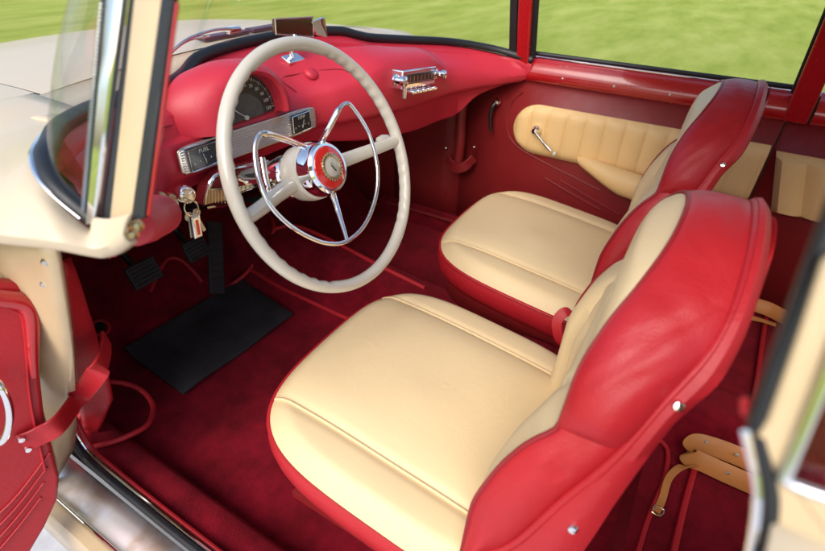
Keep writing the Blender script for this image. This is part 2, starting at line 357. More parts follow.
# ---- open driver door (left foreground)
H = V((-.405, .69, 0))
dn = V((-.25, -.97, 0)).normalized(); dt = V((-.97, .25, 0)).normalized()   # panel faces rearwards; dt runs outwards from the hinge
dP0 = at(45, 400, 'x', -.43)
def dpt(px, py): return atp(px, py, dP0, dn)
prof = [dpt(-90, 276), dpt(-40, 281), dpt(0, 284), dpt(18, 284), dpt(29, 290), dpt(35, 302), dpt(37, 330), dpt(40, 370), dpt(45, 420), dpt(60, 478), dpt(58, 500), dpt(45, 528), dpt(25, 562), dpt(-10, 610), dpt(-90, 640)]
door = P3(MB().slab(prof, dn, -.022), 'door', 'red', bevel=.006, label='open driver door with red leather inner panel')
MB().slab([p+dn*-.026+dt*-.004 for p in prof], dn, -.03).build('door_shell', 'cpaint', door, bevel=.004)
MB().tube([p+dn*.004 for p in (dpt(-90, 288), dpt(-40, 293), dpt(0, 297), dpt(16, 299), dpt(27, 304), dpt(31, 318), dpt(32, 350), dpt(34, 375))], lambda t: .013 if t < .6 else .013-.02*(t-.6), 12).build('cap_rail', 'rpaint', door)
pk = MB()
for k in range(4): pk.tube([dpt(-20-k*2, 530+k*16)+dn*.001, dpt(15, 497+k*11)+dn*.002, dpt(50-k*3, 452+k*15)+dn*.001], .0017, 8)
pk.tube([dpt(-80, 300), dpt(-30, 306)+dn*.002, dpt(14, 310)+dn*.002, dpt(24, 330)+dn*.002, dpt(30, 400)+dn*.002, dpt(45, 470)+dn*.002], .0022, 8)
pk.build('pleats', 'red', door)
MB().tube([dpt(-12, 370)+dn*.01, dpt(-6, 372)+dn*.03, dpt(1, 384)+dn*.036, dpt(4, 402)+dn*.036, dpt(1, 420)+dn*.034, dpt(-5, 432)+dn*.026, dpt(-12, 434)+dn*.01], .0055, 12).build('door_handle', 'chrome', door)
# ---- check strap and its loop
st = MB().ribbon([dpt(21, 441)+dn*.006, dpt(38, 431)+dn*.012, dpt(56, 417)+dn*.018, at(78, 398, 'x', -.385), at(98, 372, 'x', -.36), at(105, 352, 'x', -.33), at(106, 338, 'x', -.31)], .034, .005, (0, .15, 1))
so = P3(st, 'check_strap', 'red', label='red leather check strap holding the open driver door')
sx = MB()
for dz in (-.012, .012): sx.lathe([(0, .006), (.004, .005), (.0055, 0), (.005, -.004)], dpt(23, 440)+dn*.009+V((0, 0, dz)), dn, 14)
each(sx, 'screw', 'chrome', so)
# ---- cowl, bonnet and near front wing
def seal_x(y, side):
    """windscreen base x at a given y"""
    best = None
    rng = [p for p in SEC if (p.x-.32)*side >= -.02]
    for a, b_ in zip(rng, rng[1:]):
        if (a.y-y)*(b_.y-y) <= 0 and a.y != b_.y: t = (y-a.y)/(b_.y-a.y); return a.lerp(b_, t)
    return None
def hoodz(x, y):
    t = (x-.32)
    base = lerp([(.4, .765), (.9, .765), (1.3, .745), (1.7, .69), (1.95, .615), (2.15, .46), (2.2, .2)], y)
    cr = (.125 if t > 0 else .06)*(abs(t)/.7)**2.6
    ridge = 0*math.exp(-((abs(t)-.56)/.12)**2)*min(1, max(0, (y-.6)/.5))
    return base-cr+ridge
hd = MB(); rows = []
for i in range(46):
    y = .88+(2.18-.88)*i/45; rows.append([V((.32+.50*u, y, hoodz(.32+.50*u, y)+.004)) for u in [-1+2*k/40 for k in range(41)]])
P3(hd.grid(rows), 'bonnet', 'paint', label='cream painted bonnet')
ptA = [((124, 233, -.392), (131, 214, -.386)), ((112, 243, -.395), (110, 219, -.388)), ((98, 248, -.402), (94, 219, -.389)), ((80, 246, -.41), (80, 213, None)), ((55, 241, -.42), (58, 188, None)), ((25, 237, -.43), (46, 165, None))]
def E3(p): return at(p[0], p[1], 'x', p[2])
wl = []
I3 = [E3(ptA[0][1]), E3(ptA[1][1]), E3(ptA[2][1])]+[V(SE[k])+V((-.006, 0, -.006)) for k in (0, 1, 2)]
Eo = [E3(a) for a, _ in ptA]
for k in (3, 4, 5, 6, 8): I3.append(V(SE[k])+V((-.006, .004, -.006)))
Eo += [at(-12, 233, 'x', -.445), at(-60, 226, 'x', -.46), V((-.50, .80, .66)), V((-.53, .88, .655)), V((-.535, .93, .652))]
I3[-1] = V((-.188, .90, hoodz(-.188, .90)+.002)); I3[-2] = V((-.20, .84, .752))
Ei, Ii = spl(Eo, 6), spl(I3, 6)
for wi, (e, q) in enumerate(zip(Ei, Ii)):
    pw_ = 1+1.2*wi/len(Ei)
    row = [V((q.x+(e.x-q.x)*t, q.y+(e.y-q.y)*t, q.z+(e.z-q.z)*t**pw_))+V((0, 0, .006*math.sin(PI*min(1, t*1.0))*min(1, (q-e).length/.08))) for t in [k/12 for k in range(13)]]
    row += [e+V((.001, .002, -.006)), e+V((.004, .003, -.012)), e+V((.010, .004, -.014))]
    wl.append(row)
P3(MB().grid(wl), 'cowl_side', 'paint', solid=.003, label='cream painted cowl side below the windscreen pillar')
for sd in (-1, 1):
    wing = []
    for i in range(60):
        y0 = .52 if sd > 0 else .90; y = y0+(2.18-y0)*i/59
        if y < .85:
            q = seal_x(min(.845, max(y, .455)), sd); xi, zi = q.x-.012*(-sd)*-1, q.z-.004
            if y < .6 and sd < 0: xi = min(q.x, -.38); zi = q.z-.004
        else:
            xi = .32+sd*.5015; zi = hoodz(xi, y)+.004
            if y < .88: xi = (q.x if q else xi)
        xo = .32+sd*lerp([(.3, .745), (.5, .775), (1.0, .85), (1.8, .85), (2.2, .74)], y)
        if sd < 0: zo = lerp([(.8, .66), (1.8, .60), (2.2, .4)], y)
        else: zo = lerp([(.30, .62), (.8, .60), (1.8, .54), (2.2, .36)], y)
        row = []
        for k in range(17):
            t = k/16; x = xi+(xo-xi)*t; z = zi+(zo-zi)*(t**2.2)
            if y > .85: z = max(z, hoodz(x, y)-.03) if t < .4 else z
            row.append(V((x, y, z)))
        row += [V((xo-.004*-sd, y, zo-.012)), V((xo, y, zo-.10 if y > .62 else zo-.018)), V((xo, y, zo-.3 if y > .62 else zo-.02))]
        wing.append(row)
    P3(MB().grid(wing), 'front_wing', 'paint', label='cream painted front wing')
# centre cowl between windscreen base and bonnet
cw = []
for p in SEC:
    if -.27 < p.x < .90:
        cw.append([p+V((0, .0, -.008)), V((p.x, p.y*.5+.89*.5, max(hoodz(p.x, .89)-.002, p.z*.5+hoodz(p.x, .89)*.5-.006) if p.x > .2 else hoodz(p.x, .89)*.5+p.z*.5)), V((p.x, .885, hoodz(p.x, .885)+.002))])
P3(MB().grid(cw), 'cowl', 'paint', solid=.003)
for gx_, gw_ in ((.42, .20), (.245, .13)): P3(MB().box((gx_, .925, .775), (gw_, .03, .008)), 'cowl_grille', 'plum', bevel=.003)
# seals and glass
P3(MB().tube([V(p)+V((0, 0, .002)) for p in SE], lambda t: .0075+.004*min(1, t*4), 12, smooth=6), 'windscreen_seal', 'rubber')
P3(MB().tube([p+V((-.007 if p.x < -.3 else 0, .007, .006)) for p in [V(s) for s in SE[:13]]], .0024, 6, smooth=6), 'seal_trim', 'chrome')
gl = []
for p in SEC:
    t = (p.x-.32)/.7; top = V((.32+(p.x-.32)*.84, p.y-.19-.11*(p.y-.4)/.48, 1.10))
    gl.append([p.lerp(top, k/8)+V((t*.02*math.sin(PI*k/8), .015*math.sin(PI*k/8), 0)) for k in range(9)])
P3(MB().grid(gl), 'windscreen', 'glass')
# wiper
wp = P3(MB().tube([at(210, 36, 'z', .795), at(190, 40, 'z', .79), at(176, 48, 'z', .785), at(168, 54, 'z', .78)], .0022, 6), 'wiper', 'satin')
wp2 = MB().tube([at(232, 29, 'z', .795), at(214, 30, 'z', .80), at(190, 38, 'z', .80), at(172, 51, 'z', .785), at(160, 60, 'z', .77)], .003, 6)
wp2.build('wiper_arm', 'satin', wp); MB().box(at(233, 30, 'z', .79), (.035, .02, .014)).build('wiper_pivot', 'chrome', wp, bevel=.004)
# ---- near A-pillar: swept strips
pn = V((1, 0, -.33)).normalized(); pp = V((-.392, 0, .75))
def strip(name, mat, bl, br, tl, tr, th, off=0, **k):
    b1, b2, t1, t2 = [atp(*q, pp, pn) for q in (bl, br, tl, tr)]
    e1 = t1+(t1-b1)*((1.09-t1.z)/(t1.z-b1.z)); e2 = t2+(t2-b2)*((1.09-t2.z)/(t2.z-b2.z))
    N = 12; rows = []
    for i in range(N+1):
        q = i/N; c = [b1.lerp(e1, q), b2.lerp(e2, q)]; inset = (c[1]-c[0])*.12
        rows.append([c[0]+pn*(off+th), c[0]+pn*(off+th*.3), c[0]+inset+pn*off, c[1]-inset+pn*off, c[1]+pn*(off+th*.3), c[1]+pn*(off+th)])
    return P3(MB().grid(rows, False, True), name, mat, bevel=0, **k)
strip('pillar_seal', 'rubber', (127, 222), (140, 218), (157, 0), (169, 0), .005, .002)
strip('a_pillar', 'cpaint', (104, 236), (131, 222), (129, 0), (158, 0), .006, .002, label='beige painted windscreen pillar on the driver side')
strip('pillar_gap_rubber', 'rubber', (90, 238), (106, 232), (120, 0), (131, 0), .006, .006)
strip('pillar_chrome_trim', 'chrome', (86, 224), (94, 224), (106, 0), (121, 0), .006, -.001)
strip('serrated_rubber', 'rubber', (79, 212), (87, 222), (97, 0), (107, 0), .006, .002)
tt = MB()
for i in range(60):
    q = i/60; p = atp(84, 210, pp, pn).lerp(atp(102, 0, pp, pn), q*1.0); tt.box(p-pn*.001, (.003, .0028, .0011))
P3(tt, 'serrated_strip', 'satin')
P3(MB().tube([atp(142, 216, pp, pn)+pn*.006, atp(170, 0, pp, pn)+pn*.006], .0015, 6), 'red_edge', 'rpaint')
# rounded red pad & metal at dash end
P3(MB().tube([at(132, 226, 'y', .40), at(146, 218, 'y', .44), at(158, 215, 'y', .50), at(163, 214, 'y', .55)], lambda t: [.024, .028, .027, .012][min(3, int(t*3.99))] if False else .026*(1-.75*max(0, t-.8)/.2)*(.8+.2*min(1, t*4)), 16), 'dash_end_pad', 'dash')
mb_ = MB()
for i, (x, y) in enumerate(((130, 220), (127, 228), (133, 234), (138, 226))): mb_.lathe([(0, .004), (.005, .003), (.007, -.004)], at(x, y, 'y', .372), (-.2, -1, .2), 10)
each(mb_, 'hinge_bolt', 'gold', CAR)
# ---- dashboard
def seal_at(x):
    for a, b_ in zip(SEC, SEC[1:]):
        if a.x <= x <= b_.x and a.y > .56: return a.lerp(b_, (x-a.x)/(b_.x-a.x))
    return SEC[-1] if x > .9 else V((-.37, .6, .766))
NY = [(-.36, .46), (-.28, .56), (-.20, .64), (-.13, .70), (-.09, .724), (-.05, .728), (.28, .728), (.36, .69), (.46, .65), (.60, .63), (.75, .61), (.86, .56), (.94, .49), (.985, .44)]
NZT = [(-.36, .685), (-.18, .668), (-.05, .657), (.24, .664), (.40, .685), (.50, .71), (.68, .70), (.76, .665), (.985, .632)]
NZL = [(-.36, .645), (-.22, .605), (-.12, .585), (.28, .585), (.40, .585), (.70, .575), (.85, .582), (.985, .606)]
ZL = [(-.36, .635), (-.22, .585), (-.1, .553), (.25, .55), (.45, .52), (.70, .492), (.82, .50), (.90, .56), (.985, .598)]
rows = []
for i in range(141):
    x = -.325+(.985+.325)*i/140; s = seal_at(x); ny, zt, zb, zl = lerp(NY, x), lerp(NZT, x), lerp(NZL, x), lerp(ZL, x)
    sy, sz = s.y, s.z-.008; wd = max(.01, sy-ny)
    k = min(1, wd/.12); kk = .028*k
    prof2 = [(sy+.01, sz-.002), (sy-.004, sz), (sy-kk, sz-.010), (sy-kk-.008*k, sz-.014), (sy-kk-.010*k, sz-.022), (sy-kk-.016*k, sz-.023),
             (sy-wd*.55, sz*.52+zt*.48+.006*k), (ny+.030*k+.004, zt+.008*k), (ny+.012*k, zt-.002), (ny+.002, zt-.018), (ny, (zt+zb)/2), (ny+.001, zb+.014), (ny+.009, zb+.001), (ny+.022, zb-.004),
             (ny+.028, zb-.010), (ny+.032, zl+.008), (ny+.040, zl), (ny+.06, zl+.004), (ny+.12, zl+.05)]
    rows.append([V((x, a, c)) for a, c in prof2])
DASH = P3(MB().grid(rows), 'dashboard', 'dash', label='red padded dashboard')
# hump over the speedometer
SC = V((.102, 0, .657)); hr = []
for (rx, rz, y, dz) in ((.080, .083, .742, 0), (.084, .087, .722, 0), (.086, .089, .707, 0), (.092, .095, .702, 0), (.103, .102, .706, 0), (.116, .108, .722, 0), (.135, .112, .75, 0), (.15, .108, .785, -.002), (.158, .098, .82, -.006), (.16, .08, .86, -.012)):
    hr.append([V((SC.x-.012*max(0, (rx-.10)/.06)-rx*math.cos(a)*(1 if math.sin(a) >= 0 or y > .703 else 1), y, SC.z+dz+rz*(math.sin(a)**.85 if math.sin(a) > 0 else (math.sin(a)*1.3*min(1, max(0, (y-.722)/.04)))))) for a in [PI*(-.10+1.2*k/96) for k in range(97)]])
MB().grid(hr).build('instrument_hood', 'dash', DASH)
# speedometer: recessed dial with markings
sp = MB().add([SC+V((-.083*math.cos(PI*k/40), .733-0, .085*math.sin(PI*k/40))) for k in range(41)]+[SC+V((0, .733, 0))], [(k, k+1, 41) for k in range(40)])
SPD = sp.build('speedometer', 'dial', DASH, smooth=False)
MB().add([SC+V((-.083*math.cos(PI*k/40), .712, .085*math.sin(PI*k/40))) for k in range(41)]+[SC+V((0, .712, 0))], [(k, k+1, 41) for k in range(40)]).build('dial_glass', 'glass', DASH, smooth=False)
mk = MB()
for k in range(0, 45):
    a = PI*(.04+.92*k/44); big = k % 4 == 0; c = SC+V((-.0765*math.cos(a), .7315, .0775*math.sin(a)))
    R = Matrix.Rotation(a-PI/2, 3, 'Y'); mk.box(c, (.0016 if big else .0009, .0008, .006 if big else .003), R)
for k in range(12):
    a = PI*(.04+.92*k/11)
    vs, fs = text('n', str(k*10), .0098, SC+V((-.064*math.cos(a), .7312, .065*math.sin(a))), (1, 0, 0), (0, 0, 1), None, None); mk.add(vs, fs)
mk.build('dial_markings', 'white', SPD, smooth=False)
MB().tube([SC+V((0, .729, .004)), SC+V((-.038, .729, .034))], .0012, 6, smooth=0).lathe([(0, .005), (.0045, .004), (.005, 0)], SC+V((0, .731, .004)), (0, -1, 0), 20).build('needle', 'white', SPD)
MB().add([SC+V((-.05*math.cos(PI*k/20), .732, .05*math.sin(PI*k/20))) for k in range(21)]+[SC+V((0, .732, 0))], [(k, k+1, 21) for k in range(20)]).build('dial_centre', solid('dial_grey', (.035, .045, .058), .2, 0, .5), SPD, smooth=False)
# ribbed trim strip with two gauges
x0, x1, zc0, zc1, hh = -.076, .294, .627, .616, .0275
ZR = lambda x: zc0+(zc1-zc0)*(x-x0)/(x1-x0)
fp = []
for k in range(40):
    a = 2*PI*k/40; cx, cz = math.cos(a), math.sin(a); ex = (abs(cx)**.25)*(1 if cx > 0 else -1); ez = (abs(cz)**.25)*(1 if cz > 0 else -1)
    x = (x0+x1)/2+(x1-x0)/2*ex; fp.append(V((x, .7235, ZR(x)+hh*ez)))
TR = MB().slab(fp, (0, -1, 0), .006).build('trim_strip', 'satin', DASH, bevel=.0018, label='ribbed metal trim strip with two gauges')
rb = MB()
for k in range(10):
    dz = -.0216+.0048*k; a, c = x0+.006, x1-.006
    rb.tube([V((a, .7172, ZR(a)+dz)), V(((a+c)/2, .7172, ZR(.1)+dz)), V((c, .7172, ZR(c)+dz))], .0015, 6, smooth=0)
rb.build('ribs', 'satin', TR)
for gx0, gx1, tx, nd in ((-.058, .008, 'FUEL', -.3), (.212, .268, 'TEMP', .5)):
    cx = (gx0+gx1)/2; cz = ZR(cx)
    g = MB().box((cx, .7155, cz), (gx1-gx0, .006, .039)).build('gauge', 'dial', DASH, bevel=.001, label=tx.lower()+' gauge')
    fr = MB().tube([(gx0, .7118, cz-.0195), (gx1, .7118, cz-.0195), (gx1, .7118, cz+.0195), (gx0, .7118, cz+.0195)], .0012, 6, True, 0); fr.build('gauge_frame', 'chrome', g)
    q = MB(); vs, fs = text('t', tx, .0105, (cx, .7118, cz+.0125), (1, 0, 0), (0, 0, 1), None, None); q.add(vs, fs)
    for k in range(5): q.box((gx0+(gx1-gx0)*(.12+.19*k), .712, cz-.007+(.002 if k % 2 else 0)), (.002, .0006, .0045 if k % 2 == 0 else .003))
    q.tube([(cx, .711, cz-.012), (cx+nd*.014, .711, cz+.006)], .0007, 5, smooth=0); q.build('gauge_markings', 'white', g, smooth=False)
# ashtray lid knob, panel seams
sm = MB()
def dpt2(px, py, y): return at(px, py, 'y', y)
def surf(px, py):
    """point where this sight line meets the dash loft (marching)"""
    d = ray(px, py).normalized(); t = .5
    while t < 2.2:
        p = CAM+d*t
        if -.35 < p.x < .98:
            s = seal_at(p.x); ny, zt = lerp(NY, p.x), lerp(NZT, p.x); wd = max(.01, s.y-ny); k = min(1, wd/.12); sz = s.z-.008; kk = .028*k
            tb = [(ny-.001, zt-.018), (ny+.012*k, zt-.002), (ny+.03*k+.004, zt+.008*k), (s.y-wd*.55, sz*.52+zt*.48+.006*k), (s.y-kk-.016, sz-.023), (s.y-kk-.010, sz-.022), (s.y-kk, sz-.01), (s.y, sz)]
            if p.y >= ny:
                for (a, q), (b_, w) in zip(tb, tb[1:]):
                    if a <= p.y <= b_:
                        if p.z <= q+(w-q)*(p.y-a)/(b_-a): return p
                        break
                if p.y <= tb[1][0] and p.z <= zt-.018: return p
        t += .002
    return at(px, py, 'z', .69)
for L in ([(312, 108), (296, 92), (283, 82), (284, 77), (300, 74), (325, 70), (345, 71), (362, 84)], [(142, 135), (172, 125), (192, 118), (196, 105), (200, 92), (214, 78)]):
    sm.tube([surf(*p)+V((0, -.0005, .0005)) for p in L], .0014, 6)
each(sm, 'panel_seam', 'vinyl', DASH)
kn = surf(311, 73); P3(MB().lathe([(.017, 0), (.016, .006), (.011, .010), (0, .011)], kn+V((0, 0, -.003)), (0, -.5, .86), 20), 'defroster_knob', 'dash')
# radio
rc = (at(395, 76, 'y', .615)+at(438, 84, 'y', .615))/2
ra, rbm = at(401, 81, 'y', .612), at(437, 75, 'y', .612)
rx_ = (rbm-ra).normalized(); ry_ = V((0, 1, 0)); ry_ = (ry_-rx_*ry_.dot(rx_)).normalized(); rz_ = rx_.cross(ry_); RB = basis(rx_, ry_, rz_); rc = (ra+rbm)/2; rl = (rbm-ra).length
hs = []
RAD = MB().box(rc+V((0, .02, 0)), (rl*.92, .04, .046), RB).build('radio', 'chrome', CAR, bevel=.003, label='chrome push button radio')
MB().box(rc+rx_*.004-ry_*.001+rz_*.001, (rl*.72, .004, .024), RB).build('radio_dial', 'dial', RAD, bevel=.001)
q = MB()
for k in range(7): q.box(rc+rx_*(-.055+.019*k)-ry_*.0035+rz_*.002, (.0015, .0006, .012), RB)
q.tube([rc-rx_*rl*.33-ry_*.0036-rz_*.007, rc+rx_*rl*.33-ry_*.0036-rz_*.007], .0006, 5, smooth=0)
q.build('dial_markings', solid('amber_marks', (.45, .16, .08), .5), RAD, smooth=False)
for sgn in (-1, 1):
    o = rc+rx_*sgn*(rl*.56)+rz_*.002
    MB().lathe([(.014, .0), (.014, .004), (.009, .006), (.008, .018), (.012, .020), (.0125, .030), (.008, .033), (0, .034)], o+ry_*.01, -ry_, 24).build('radio_knob', 'chrome', RAD)
MB().box(rc-rx_*rl*.50-rz_*.018-ry_*.012, (.008, .010, .045), RB).build('tuning_lever', 'chrome', RAD, bevel=.002)
for k in range(5): MB().box(rc+rx_*(-.052+.027*k)-rz_*.029-ry_*.008, (.021, .024, .010), RB).build('push_button', 'chrome', RAD, bevel=.003)
# rear-view mirror on dash stalk
mc = at(301, 29, 'y', .80)
mf = surf(293, 60)
MR = P3(MB().box(mf+V((0, 0, .003)), (.052, .030, .008), rotm('X', 22)), 'rear_view_mirror', 'chrome', bevel=.003, label='rear-view mirror on a chrome dashtop stalk')
MB().tube([mf, mf+V((0, .004, .03)), V((mf.x+.004, .79, .755)), V((mf.x+.012, .80, .775))], .0055, 10).build('mirror_stalk', 'chrome', MR)
b1, b2, b3, b4 = at(275, 19, 'y', .80), at(313, 17, 'y', .80), at(313, 37, 'y', .80), at(276, 34, 'y', .80)
MB().slab([b1, b2, b3, b4], (0, 1, 0), .012).build('mirror_face', 'brown', MR, bevel=.004)  # brown base colour stands in for the cabin reflected in the mirror
c1, c2, c3, c4 = at(312, 22, 'y', .798), at(325, 17, 'y', .79), at(328, 38, 'y', .79), at(317, 35, 'y', .798)
MB().slab([c1, c2, c3, c4], (0, 1, 0), .008).build('mirror_wing', 'mirror', MR, bevel=.001)
MB().tube([b1, b2, b3, b4], .0018, 6, True, 0).build('mirror_rim', 'satin', MR)
# under-dash chrome surround, switches
UD = P3(MB().slab([at(204, 206, 'y', .70), at(208, 188, 'y', .70), at(222, 172, 'y', .70), at(268, 160, 'y', .70), at(272, 178, 'y', .70), at(232, 202, 'y', .70)], (0, 1, 0), .03), 'heater_panel', 'vinyl', bevel=.003)
MB().tube([at(205, 204, 'y', .695), at(208, 188, 'y', .695), at(222, 172, 'y', .695), at(268, 162, 'y', .695)], .0045, 8, smooth=3).tube([at(206, 208, 'y', .695), at(232, 202, 'y', .695), at(250, 190, 'y', .695), at(272, 176, 'y', .695)], .0045, 8, smooth=3).build('panel_frame', 'chrome', UD)
MB().slab([at(205, 205, 'y', .69), at(208, 189, 'y', .69), at(226, 188, 'y', .69), at(231, 200, 'y', .69)], (0, 1, 0), .01).build('speaker_grille', 'gold', UD, bevel=.002)
q = MB()
for k in range(7): q.tube([at(209+3*k, 190, 'y', .688), at(209+3.2*k, 203, 'y', .688)], .0008, 5, smooth=0)
q.build('grille_bars', 'satin', UD)
es = MB()
for x, y in ((156, 203), (163, 200), (170, 198), (167, 208), (173, 205), (160, 196), (175, 214)): es.lathe([(0, .010), (.006, .009), (.0085, .004), (.0085, -.006)], at(x, y, 'y', .66), (-.1, -1, .2), 14)
es.tube([at(157, 206, 'y', .662), at(166, 204, 'y', .662), at(176, 202, 'y', .662)], .007, 8)
P3(es, 'switch_bracket', 'gold')
ig = at(186, 195, 'y', .68)
IG = P3(MB().lathe([(.0165, -.01), (.0165, .003), (.014, .006), (.011, .006), (.011, .010), (.006, .0105), (0, .0105)], ig, (-.15, -1, .15), 28), 'ignition_lock', 'chrome')
# ---- steering column and wheel
WC = V((.026, .453, .644)); al = .403; ev = V((0, math.sin(al), math.cos(al))); ex_ = V((1, 0, 0)); wn = V((0, -math.cos(al), math.sin(al)))
def wp_(px, py, off=0): return atp(px, py, WC+wn*off, wn)
def wr_(r, a, off=0): return WC+ex_*r*math.cos(a)+ev*r*math.sin(a)+wn*off
HC = WC-wn*.034+ev*.004-ex_*.004
P3(MB().tube([HC-wn*.03, WC-wn*.2, WC-wn*.75], .022, 20, smooth=2), 'steering_column', 'black')
P3(MB().lathe([(.0, -.19), (.034, -.185), (.036, -.10), (.040, -.075), (.038, -.06), (.026, -.05)], HC, wn, 32), 'column_collar', 'chrome')
RIM = []
N = 200; RR = .200; mj, mn = .0106, .0122
for i in range(N):
    a = 2*PI*i/N; row = []
    sca = .0028*(abs(math.sin(a*27)) if True else 0)
    for k in range(18):
        b_ = 2*PI*k/18; rr = mj*math.cos(b_); inner = max(0, -math.cos(b_))
        rad = RR+rr+inner*sca*(1 if (-.9 < (a if a < PI else a-2*PI) < 1.1 or 2.0 < a < 4.2) else 0)
        row.append(WC+(ex_*math.cos(a)+ev*math.sin(a))*rad+wn*mn*math.sin(b_))
    RIM.append(row)
SW = P3(MB().grid(RIM, True, True), 'steering_wheel', 'wheel', label='large ivory steering wheel with chrome horn ring')
sb = MB()
for sg, aa in ((-1, PI+.03), (1, -.05)):
    pts = [WC-wn*.052+(ex_*math.cos(aa)+ev*math.sin(aa))*.03, WC-wn*.040+(ex_*math.cos(aa)+ev*math.sin(aa))*.09, WC-wn*.014+(ex_*math.cos(aa)+ev*math.sin(aa))*.15, WC+(ex_*math.cos(aa)+ev*math.sin(aa))*.196]
    sb.tube(pts, lambda t: .0145-.004*t+.004*max(0, t-.8), 14, up=ev, flat=.75)
each(sb, 'spoke', 'wheel', SW)
MB().lathe([(.030, -.055), (.040, -.050), (.048, -.035), (.0505, -.014), (.049, -.002), (.043, .002)], HC, wn, 48).build('hub', 'wheel', SW)
MB().lathe([(.0455, .000), (.0465, .008), (.0435, .018), (.0425, .026), (.0435, .030), (.040, .0345), (.036, .0345), (.0335, .031)], HC, wn, 48).build('horn_bezel', 'chrome', SW)
MB().lathe([(.0365, .032), (.034, .036), (.021, .0385)], HC, wn, 48).build('horn_button', 'enamel', SW)
MB().lathe([(.0215, .0385), (.0205, .041), (.018, .0415), (.016, .040)], HC, wn, 48).build('badge_ring', 'gold', SW)
MB().lathe([(.017, .040), (.008, .0422), (0, .0425)], HC, wn, 32).build('badge', 'wheel', SW)
sr = MB()
for k in range(24):
    a = 2*PI*k/24; sr.box(HC+wn*.0400+(ex_*math.cos(a)+ev*math.sin(a))*.0225, (.0028, .0028, .0022), basis(ex_, ev, wn)@Matrix.Rotation(a, 3, 'Z'))
sr.build('badge_serration', 'gold', SW, smooth=False)
eo = HC+wn*.0432
MB().slab([eo+ev*.007+ex_*-.004, eo+ev*.008+ex_*.001, eo+ev*.002+ex_*.004, eo-ev*.009+ex_*.002, eo-ev*.001-ex_*.001], wn, .0008).build('emblem', 'gold', SW)
MB().slab([eo+ev*.003+ex_*-.0045, eo+ev*.004+ex_*-.003, eo-ev*.008+ex_*.0035, eo-ev*.009+ex_*.0018], wn, .001).build('emblem_stroke', 'black', SW)
# horn ring
O = .030
hr_ = [wp_(305, 147, -.012), wp_(287, 140, .010), wp_(266, 134, O), wp_(259, 136, O), wp_(255, 150, O), wp_(259, 180, O), wp_(272, 208, O), wp_(296, 230, O), wp_(325, 243, O), wp_(347, 241, O),
       wp_(365, 224, O), wp_(376, 195, O), wp_(377, 165, O), wp_(368, 132, O), wp_(352, 107, O), wp_(345, 104, O), wp_(338, 111, O), wp_(329, 128, .012), wp_(321, 142, -.012)]
MB().tube(hr_, lambda t: .0036 if .12 < t < .88 else .0050, 12, smooth=8).build('horn_ring', 'chrome', SW)
MB().tube([HC-ev*.040+wn*.012+ex_*.006, wp_(347, 241, O)], lambda t: .0065-.003*t, 10, smooth=2).build('horn_ring_spoke', 'chrome', SW)
# column lever
lv = P3(MB().tube([WC-wn*.10+ex_*.03, WC-wn*.085+ex_*.10, at(378, 143, 'y', .53)], .0045, 10), 'gear_lever', 'chrome')
MB().lathe([(0, .018), (.011, .014), (.014, 0), (.011, -.012), (0, -.016)], at(383, 141, 'y', .53), (1, -.3, 0), 24).build('lever_knob', 'wheel', lv)
P3(MB().tube([WC-wn*.10-ex_*.03, WC-wn*.09-ex_*.07, at(262, 158, 'y', .56)], .006, 10), 'indicator_stalk', 'chrome')
# ---- front seat
S0 = V((-.015, .2, 0))
def ztop(x, y): return .262+.115*(y-.07)
RINGS = []; NT = 240
def outl(a, sx=1.0):
    c, s_ = math.cos(a), math.sin(a); n_ = 4.2; k = (abs(c)**n_+abs(s_)**n_)**(-1/n_)
    x, y = k*c, k*s_
    ta = 1-.045*max(0, y)**2
    return x*.262*ta, y*.268+(.012*(1-x*x) if y > 0 else 0)
cr_ = [i/60 for i in range(1, 61)]
OUT = [outl(2*PI*i/720) for i in range(720)]
def rfrac(x, y):
    a = math.atan2(y-.19, x+.015)
    lo = min(OUT, key=lambda q: abs((math.atan2(q[1], q[0])-a+PI) % (2*PI)-PI)); return math.hypot(x+.015, y-.19)/math.hypot(*lo)
def cz(x, y, r):
    z = ztop(x, y)+.030*(1-r**2.2)-.030*max(0, (r-.86)/.14)**2
    for sx in (-.19, .155):
        d = x-sx; z -= (.0055*math.exp(-(d/.009)**2)+.005*math.exp(-(d/.032)**2))*(1-r**14)
    return z+.0015*math.sin(x*31+1)*math.sin(y*23)*(1-r)
cush = []
for i in range(NT):
    a = 2*PI*i/NT; ox, oy = outl(a)
    cush.append([V((-.015+ox*r, .19+oy*r, cz(-.015+ox*r, .19+oy*r, r))) for r in cr_])
cen = V((-.015, .19, ztop(0, .19)+.030))
edge = [row[-1] for row in cush]
